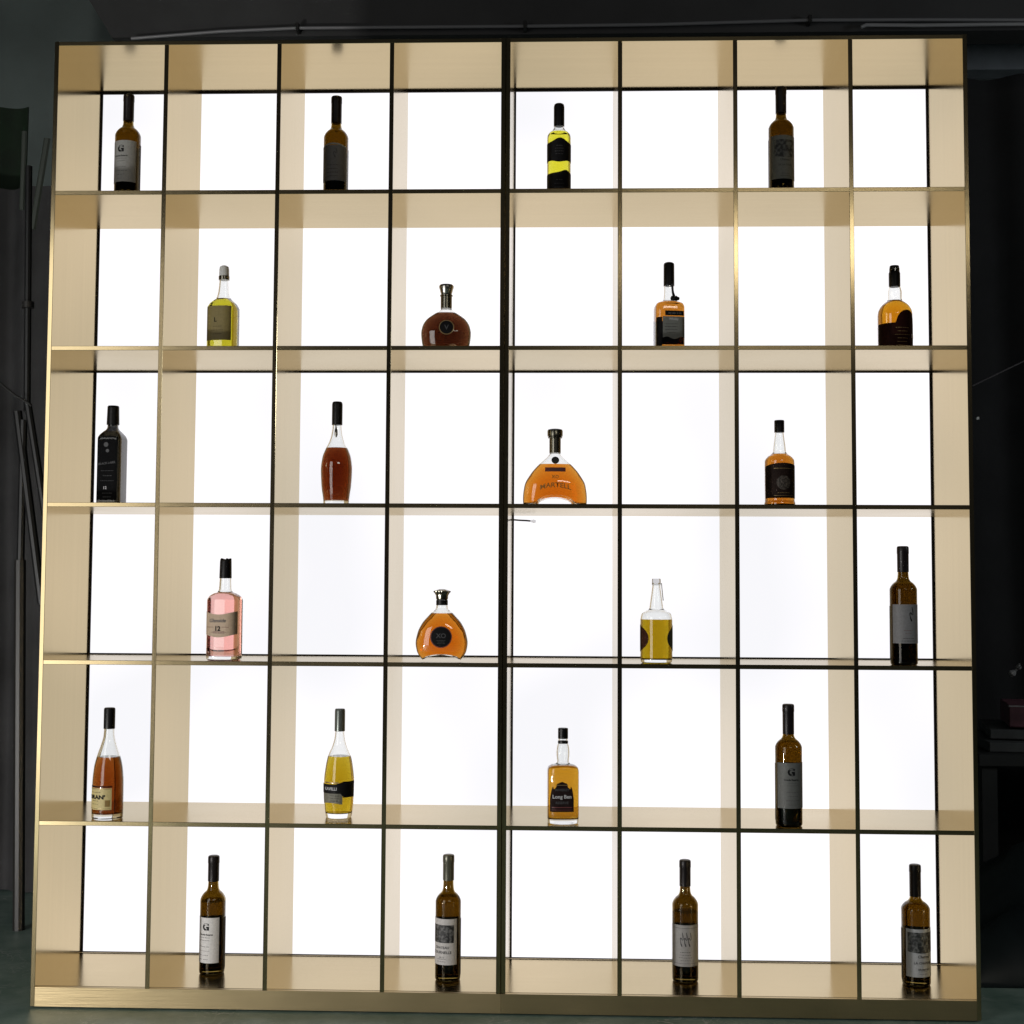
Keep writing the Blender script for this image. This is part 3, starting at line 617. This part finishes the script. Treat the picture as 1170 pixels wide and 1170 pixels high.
# right: pale lintel strip, black sheet standing in for darkness, small things
a_, b_ = at(1060, 80, 2.2), at(1290, 42, 2.2)
MB().box(a_.x, b_.x, 2.2, 2.3, a_.z, b_.z + .05).build("lintel", plain("blue_grey_paint", (.30, .335, .365), .6, 0, .25, 5)); tag(bpy.data.objects["lintel"], "pale blue grey lintel board above the black sheet", "lintel")
def sheet(name, x0, x1, z0, z1, Y, m, amp, freq, seed):
    rd = random.Random(seed); v, f = [], []; nx, nz = 60, 24; ph = [rd.uniform(0, 6) for _ in range(4)]
    for s in (0, .006):
        for j in range(nz + 1):
            for i in range(nx + 1):
                x = x0 + (x1 - x0) * i / nx; z = z0 + (z1 - z0) * j / nz
                y = Y + amp * (math.sin(x * freq + ph[0] + .5 * math.sin(z * 1.3 + ph[1])) * .6 + .3 * math.sin(x * freq * 2.3 + ph[2] + z) + .15 * math.sin(z * 3 + ph[3]))
                v.append((x, y + s, z))
    W_ = nx + 1; n = W_ * (nz + 1)
    for j in range(nz):
        for i in range(nx):
            q = (j * W_ + i, j * W_ + i + 1, (j + 1) * W_ + i + 1, (j + 1) * W_ + i); f.append(q); f.append(tuple(k + n for k in q[::-1]))
    rim = list(range(W_)) + [j * W_ + nx for j in range(1, nz + 1)] + [nz * W_ + i for i in range(nx - 1, -1, -1)] + [j * W_ for j in range(nz - 1, 0, -1)]
    for k in range(len(rim)): a, b = rim[k], rim[(k + 1) % len(rim)]; f.append((a, b, b + n, a + n))
    return MB().add(v, f).build(name, m, None, True, 60)
o = sheet("curtain", at(1085, 500, 1.9).x, 3.6, .02, at(1170, 82, 1.9).z, 1.95, plain("dark_backdrop", (.012, .012, .013), .85, 0, .3, 6), .05, 14, 3)  # black sheet added where the right side is only dark
tag(o, "black sheet standing in for the darkness below the blue grey lintel", "curtain")
o = sheet("curtain", at(-160, 500, 1.25).x, at(58, 500, 1.25).x, .015, at(0, 214, 1.25).z, 1.25, plain("charcoal_cloth", (.034, .034, .036), .8, 0, .35, 5), .035, 26, 5)
tag(o, "charcoal cloth curtain hanging left of the shelving behind a stand", "curtain")
o = sheet("tarpaulin", at(-160, 150, 1.35).x, at(27, 150, 1.35).x, at(0, 222, 1.35).z, at(0, 118, 1.35).z, 1.38, plain("green_tarpaulin", (.002, .013, .003), .8, 0, .4, 8), .03, 17, 8)
tag(o, "dark green tarpaulin folded over the charcoal curtain", "tarpaulin")
# slanted slats leaning at the left
rodm = plain("dull_green_grey_rod", (.045, .055, .046), .45)
for (q0, q1, lab, w) in (((54, 158), (37, 262), "pale slanted batten leaning nearest the shelving", .011), ((28, 150), (25, 240), "thin upright green grey batten beside the tarpaulin", .009)):
    c0, c1 = at(*q0, .95), at(*q1, .95); o = MB().tube([c0, c1], w, 6, .5).build("batten", rodm); tag(o, lab, "batten", "battens leaning left of the shelving")
# folding stand
st = empty("folding_stand", (at(30, 900, .8).x, .8, 0)); tag(st, "dark folding metal stand with slanted legs in front of the charcoal curtain", "stand")
sm = plain("dark_stand_metal", (.016, .017, .018), .4, .3)
loc = lambda x, y, Y=.8: at(x, y, Y) - st.location
MB().tube([loc(33, 190), loc(31, 470)], .011, 10).build("pole", sm, st, True)
MB().tube([loc(32, 345, .79), loc(32, 352, .79)], .019, 12).build("collar", M["trim"], st, True)
for q0, q1, w in (((20, 470), (48, 690), .014), ((32, 462), (60, 640), .012), ((27, 480), (23, 665), .012)):
    MB().tube([loc(*q0, .78), loc(*q1, .78)], w, 10).build("leg", sm, st, True)
lg = MB(); c = loc(23, 1000, .78)
lg.tube([loc(23, 640, .78), Vector((c.x, c.y, .0))], .018, 10).build("foot", M["trim"], st, True)
o = MB().tube(along([(-10, 425), (4, 441), (18, 452), (32, 460), (36, 464)], .76), .0035, 8).build("cable", M["trim"], None, True); tag(o, "thin black cable drooping onto the folding stand", "cable")
# right side bits
o = MB().tube(along([(1111, 441), (1140, 427), (1190, 403)], 1.7), .003, 6).build("cord", plain("grey_cord", (.09, .08, .085), .6), None, True); tag(o, "thin taut grey cord stretched across the black sheet", "cord")
c = at(1117, 478, 1.7); o = MB().tube([c + Vector((0, -.004, 0)), c + Vector((0, .012, 0))], [.0055, .004], 10).build("light_spot", plain("light_spot_white", (.9, .9, .88), .3), None, True); tag(o, "tiny white stub standing in for a spot of light on the black sheet", "light spot")  # white stub stands in for a small spot of light
# low bench with boxes on the right
t0, t1 = at(1118, 862, 1.2), at(1330, 862, 1.2)
tb = empty("workbench", (t0.x + .4, 1.4, 0)); tag(tb, "dark low workbench carrying sheets and a box, right of the shelving", "workbench")
bm_ = plain("dark_bench", (.02, .021, .02), .6, 0, .3, 8)
MB().box(-.40, .6, -.2, .35, t0.z - .04, t0.z, .003).build("bench_top", bm_, tb)
for x in (-.36, .55):
    for y in (-.16, .30): MB().box(x - .025, x + .025, y - .025, y + .025, 0, t0.z - .0405).build("leg", bm_, tb)
shm = plain("grey_board", (.085, .09, .09), .6, 0, .2, 10)
for k in range(2):
    o = MB().box(-.33 + .03 * k, .5, -.17 + .05 * k, .3, 0, .032, .003).build("grey_board", shm); o.location = (tb.location.x, 1.4, t0.z + .0005 + .036 * k); o.rotation_euler = (0, 0, -.10 - .10 * k)
    tag(o, ["lower of two grey boards lying on the dark workbench", "upper of two grey boards on the workbench, under the maroon box"][k], "board", "grey boards stacked on the workbench")
bx = MB().box(-.22, .3, -.12, .2, 0, .075, .004).build("carton", plain("maroon_carton", (.16, .06, .08), .5, 0, .4, 14)); bx.location = (tb.location.x - .01, 1.42, t0.z + .075); bx.rotation_euler = (0, 0, -.22); tag(bx, "flat maroon carton with a pale edge on top of the grey boards", "box")
MB().box(-.2205, .3005, -.1215, -.1205, .070, .0745).build("edge_tape", plain("pale_tape", (.35, .33, .33), .5), bx)
MB().box(-.14, .10, -.1212, -.1204, .022, .05).build("printed_panel", printed("carton_print", (.05, .02, .03), (.22, .14, .16), 60), bx)
for i, (x, y, r) in enumerate(((1164, 762, .010), (1157, 769, .013))):
    c = at(x, y, 1.55); v, f = loft([(z, rr, rr, 2) for z, rr in ((-r, r * .3), (-r * .7, r * .8), (0, r), (r * .6, r * .7), (r, r * .35), (r * 1.5, r * .3))], 20)
    o = MB().add(v, f).build("lamp_bulb", plain("dusty_glass", (.30, .30, .30), .3), None, True); o.location = c; o.rotation_euler = (.5, .7 * i, 0)
    tag(o, ["smaller dusty grey bulb hanging above the maroon carton", "larger dusty grey bulb hanging above the maroon carton"][i], "bulb", "dusty bulbs above the workbench")
    MB().tube([(0, 0, r * 1.4), (.01, .01, r * 1.4 + .25)], .0015, 6).build("wire", M["trim"], o)
# crumpled dark sheeting on the floor, right
rd = random.Random(4); v, f = [], []; nx, ny = 26, 12
for j in range(ny + 1):
    for i in range(nx + 1):
        x = i / nx; y = j / ny; e_ = min(x, 1 - x, y, 1 - y) * 4; z = .02 + .30 * min(1, e_) * (.55 + .45 * math.sin(x * 9 + y * 5) * math.cos(y * 7 - x * 3)) + rd.uniform(-.012, .012)
        v.append((x * 1.6 - .8, y * .9 - .45, max(.004, z)))
n = len(v); v += [(x, y, .002) for x, y, z in v]
for j in range(ny):
    for i in range(nx):
        q = (j * (nx + 1) + i, j * (nx + 1) + i + 1, (j + 1) * (nx + 1) + i + 1, (j + 1) * (nx + 1) + i); f.append(q); f.append(tuple(k + n for k in q[::-1]))
rim = list(range(nx + 1)) + [j * (nx + 1) + nx for j in range(1, ny + 1)] + [ny * (nx + 1) + i for i in range(nx - 1, -1, -1)] + [j * (nx + 1) for j in range(ny - 1, 0, -1)]
for k in range(len(rim)): a, b = rim[k], rim[(k + 1) % len(rim)]; f.append((a, b, b + n, a + n))
o = MB().add(v, f).build("plastic_sheeting", plain("dark_plastic", (.018, .026, .028), .4, 0, .4, 6), None, True, 60); o.location = (at(1170, 1000, .75).x + .42, .75, 0)
tag(o, "crumpled dark plastic sheeting on the floor right of the shelving", "sheeting")

# ------------------------------------------------------------------ light: the panels above, dim room light from the front, two added fills
w = bpy.data.worlds.new("World"); S.world = w; w.use_nodes = True
w.node_tree.nodes["Background"].inputs["Color"].default_value = (.8, .9, 1, 1); w.node_tree.nodes["Background"].inputs["Strength"].default_value = .013
def area(name, loc, target, sx, sy, power, col):
    l = bpy.data.lights.new(name, "AREA"); l.shape = "RECTANGLE"; l.size = sx; l.size_y = sy; l.energy = power; l.color = col
    o = bpy.data.objects.new(name, l); COL.objects.link(o); o.location = loc
    o.rotation_euler = (Vector(target) - Vector(loc)).to_track_quat("-Z", "Y").to_euler(); return o
area("doorway_light", (-2.9, -3.7, 1.5), (0, 0, 1.1), 1.7, 2.9, 37, (1, .98, .94))
area("label_fill", (-2.8, -2.6, .14), (0, 0, .4), .2, .2, 57, (1, .96, .93))  # added low fill that brightens the bottle labels, not a fixture of the room
area("side_fill", (4.0, -1.0, 2.3), (2.2, 2.2, 1.7), .6, .6, 16, (.9, .96, 1))  # added fill that lifts the dark background on the right
area("ceiling_light", (1.5, -4.6, 3.05), (.3, 0, 1.3), 1.8, .24, 8, (1, .94, .80))

# ------------------------------------------------------------------ render settings
S.render.engine = "CYCLES"
S.cycles.max_bounces = 24; S.cycles.transmission_bounces = 20; S.cycles.glossy_bounces = 8; S.cycles.diffuse_bounces = 3; S.cycles.transparent_max_bounces = 8; S.cycles.volume_bounces = 0
S.cycles.use_denoising = True; S.cycles.caustics_refractive = True; S.cycles.caustics_reflective = True; S.cycles.blur_glossy = .3; S.cycles.sample_clamp_indirect = 4
S.view_settings.view_transform = "Standard"; S.view_settings.look = "None"; S.view_settings.exposure = 0; S.view_settings.gamma = 1
try: S.view_settings.use_curve_mapping = False
except Exception: pass
S.render.resolution_x = S.render.resolution_y = 1024
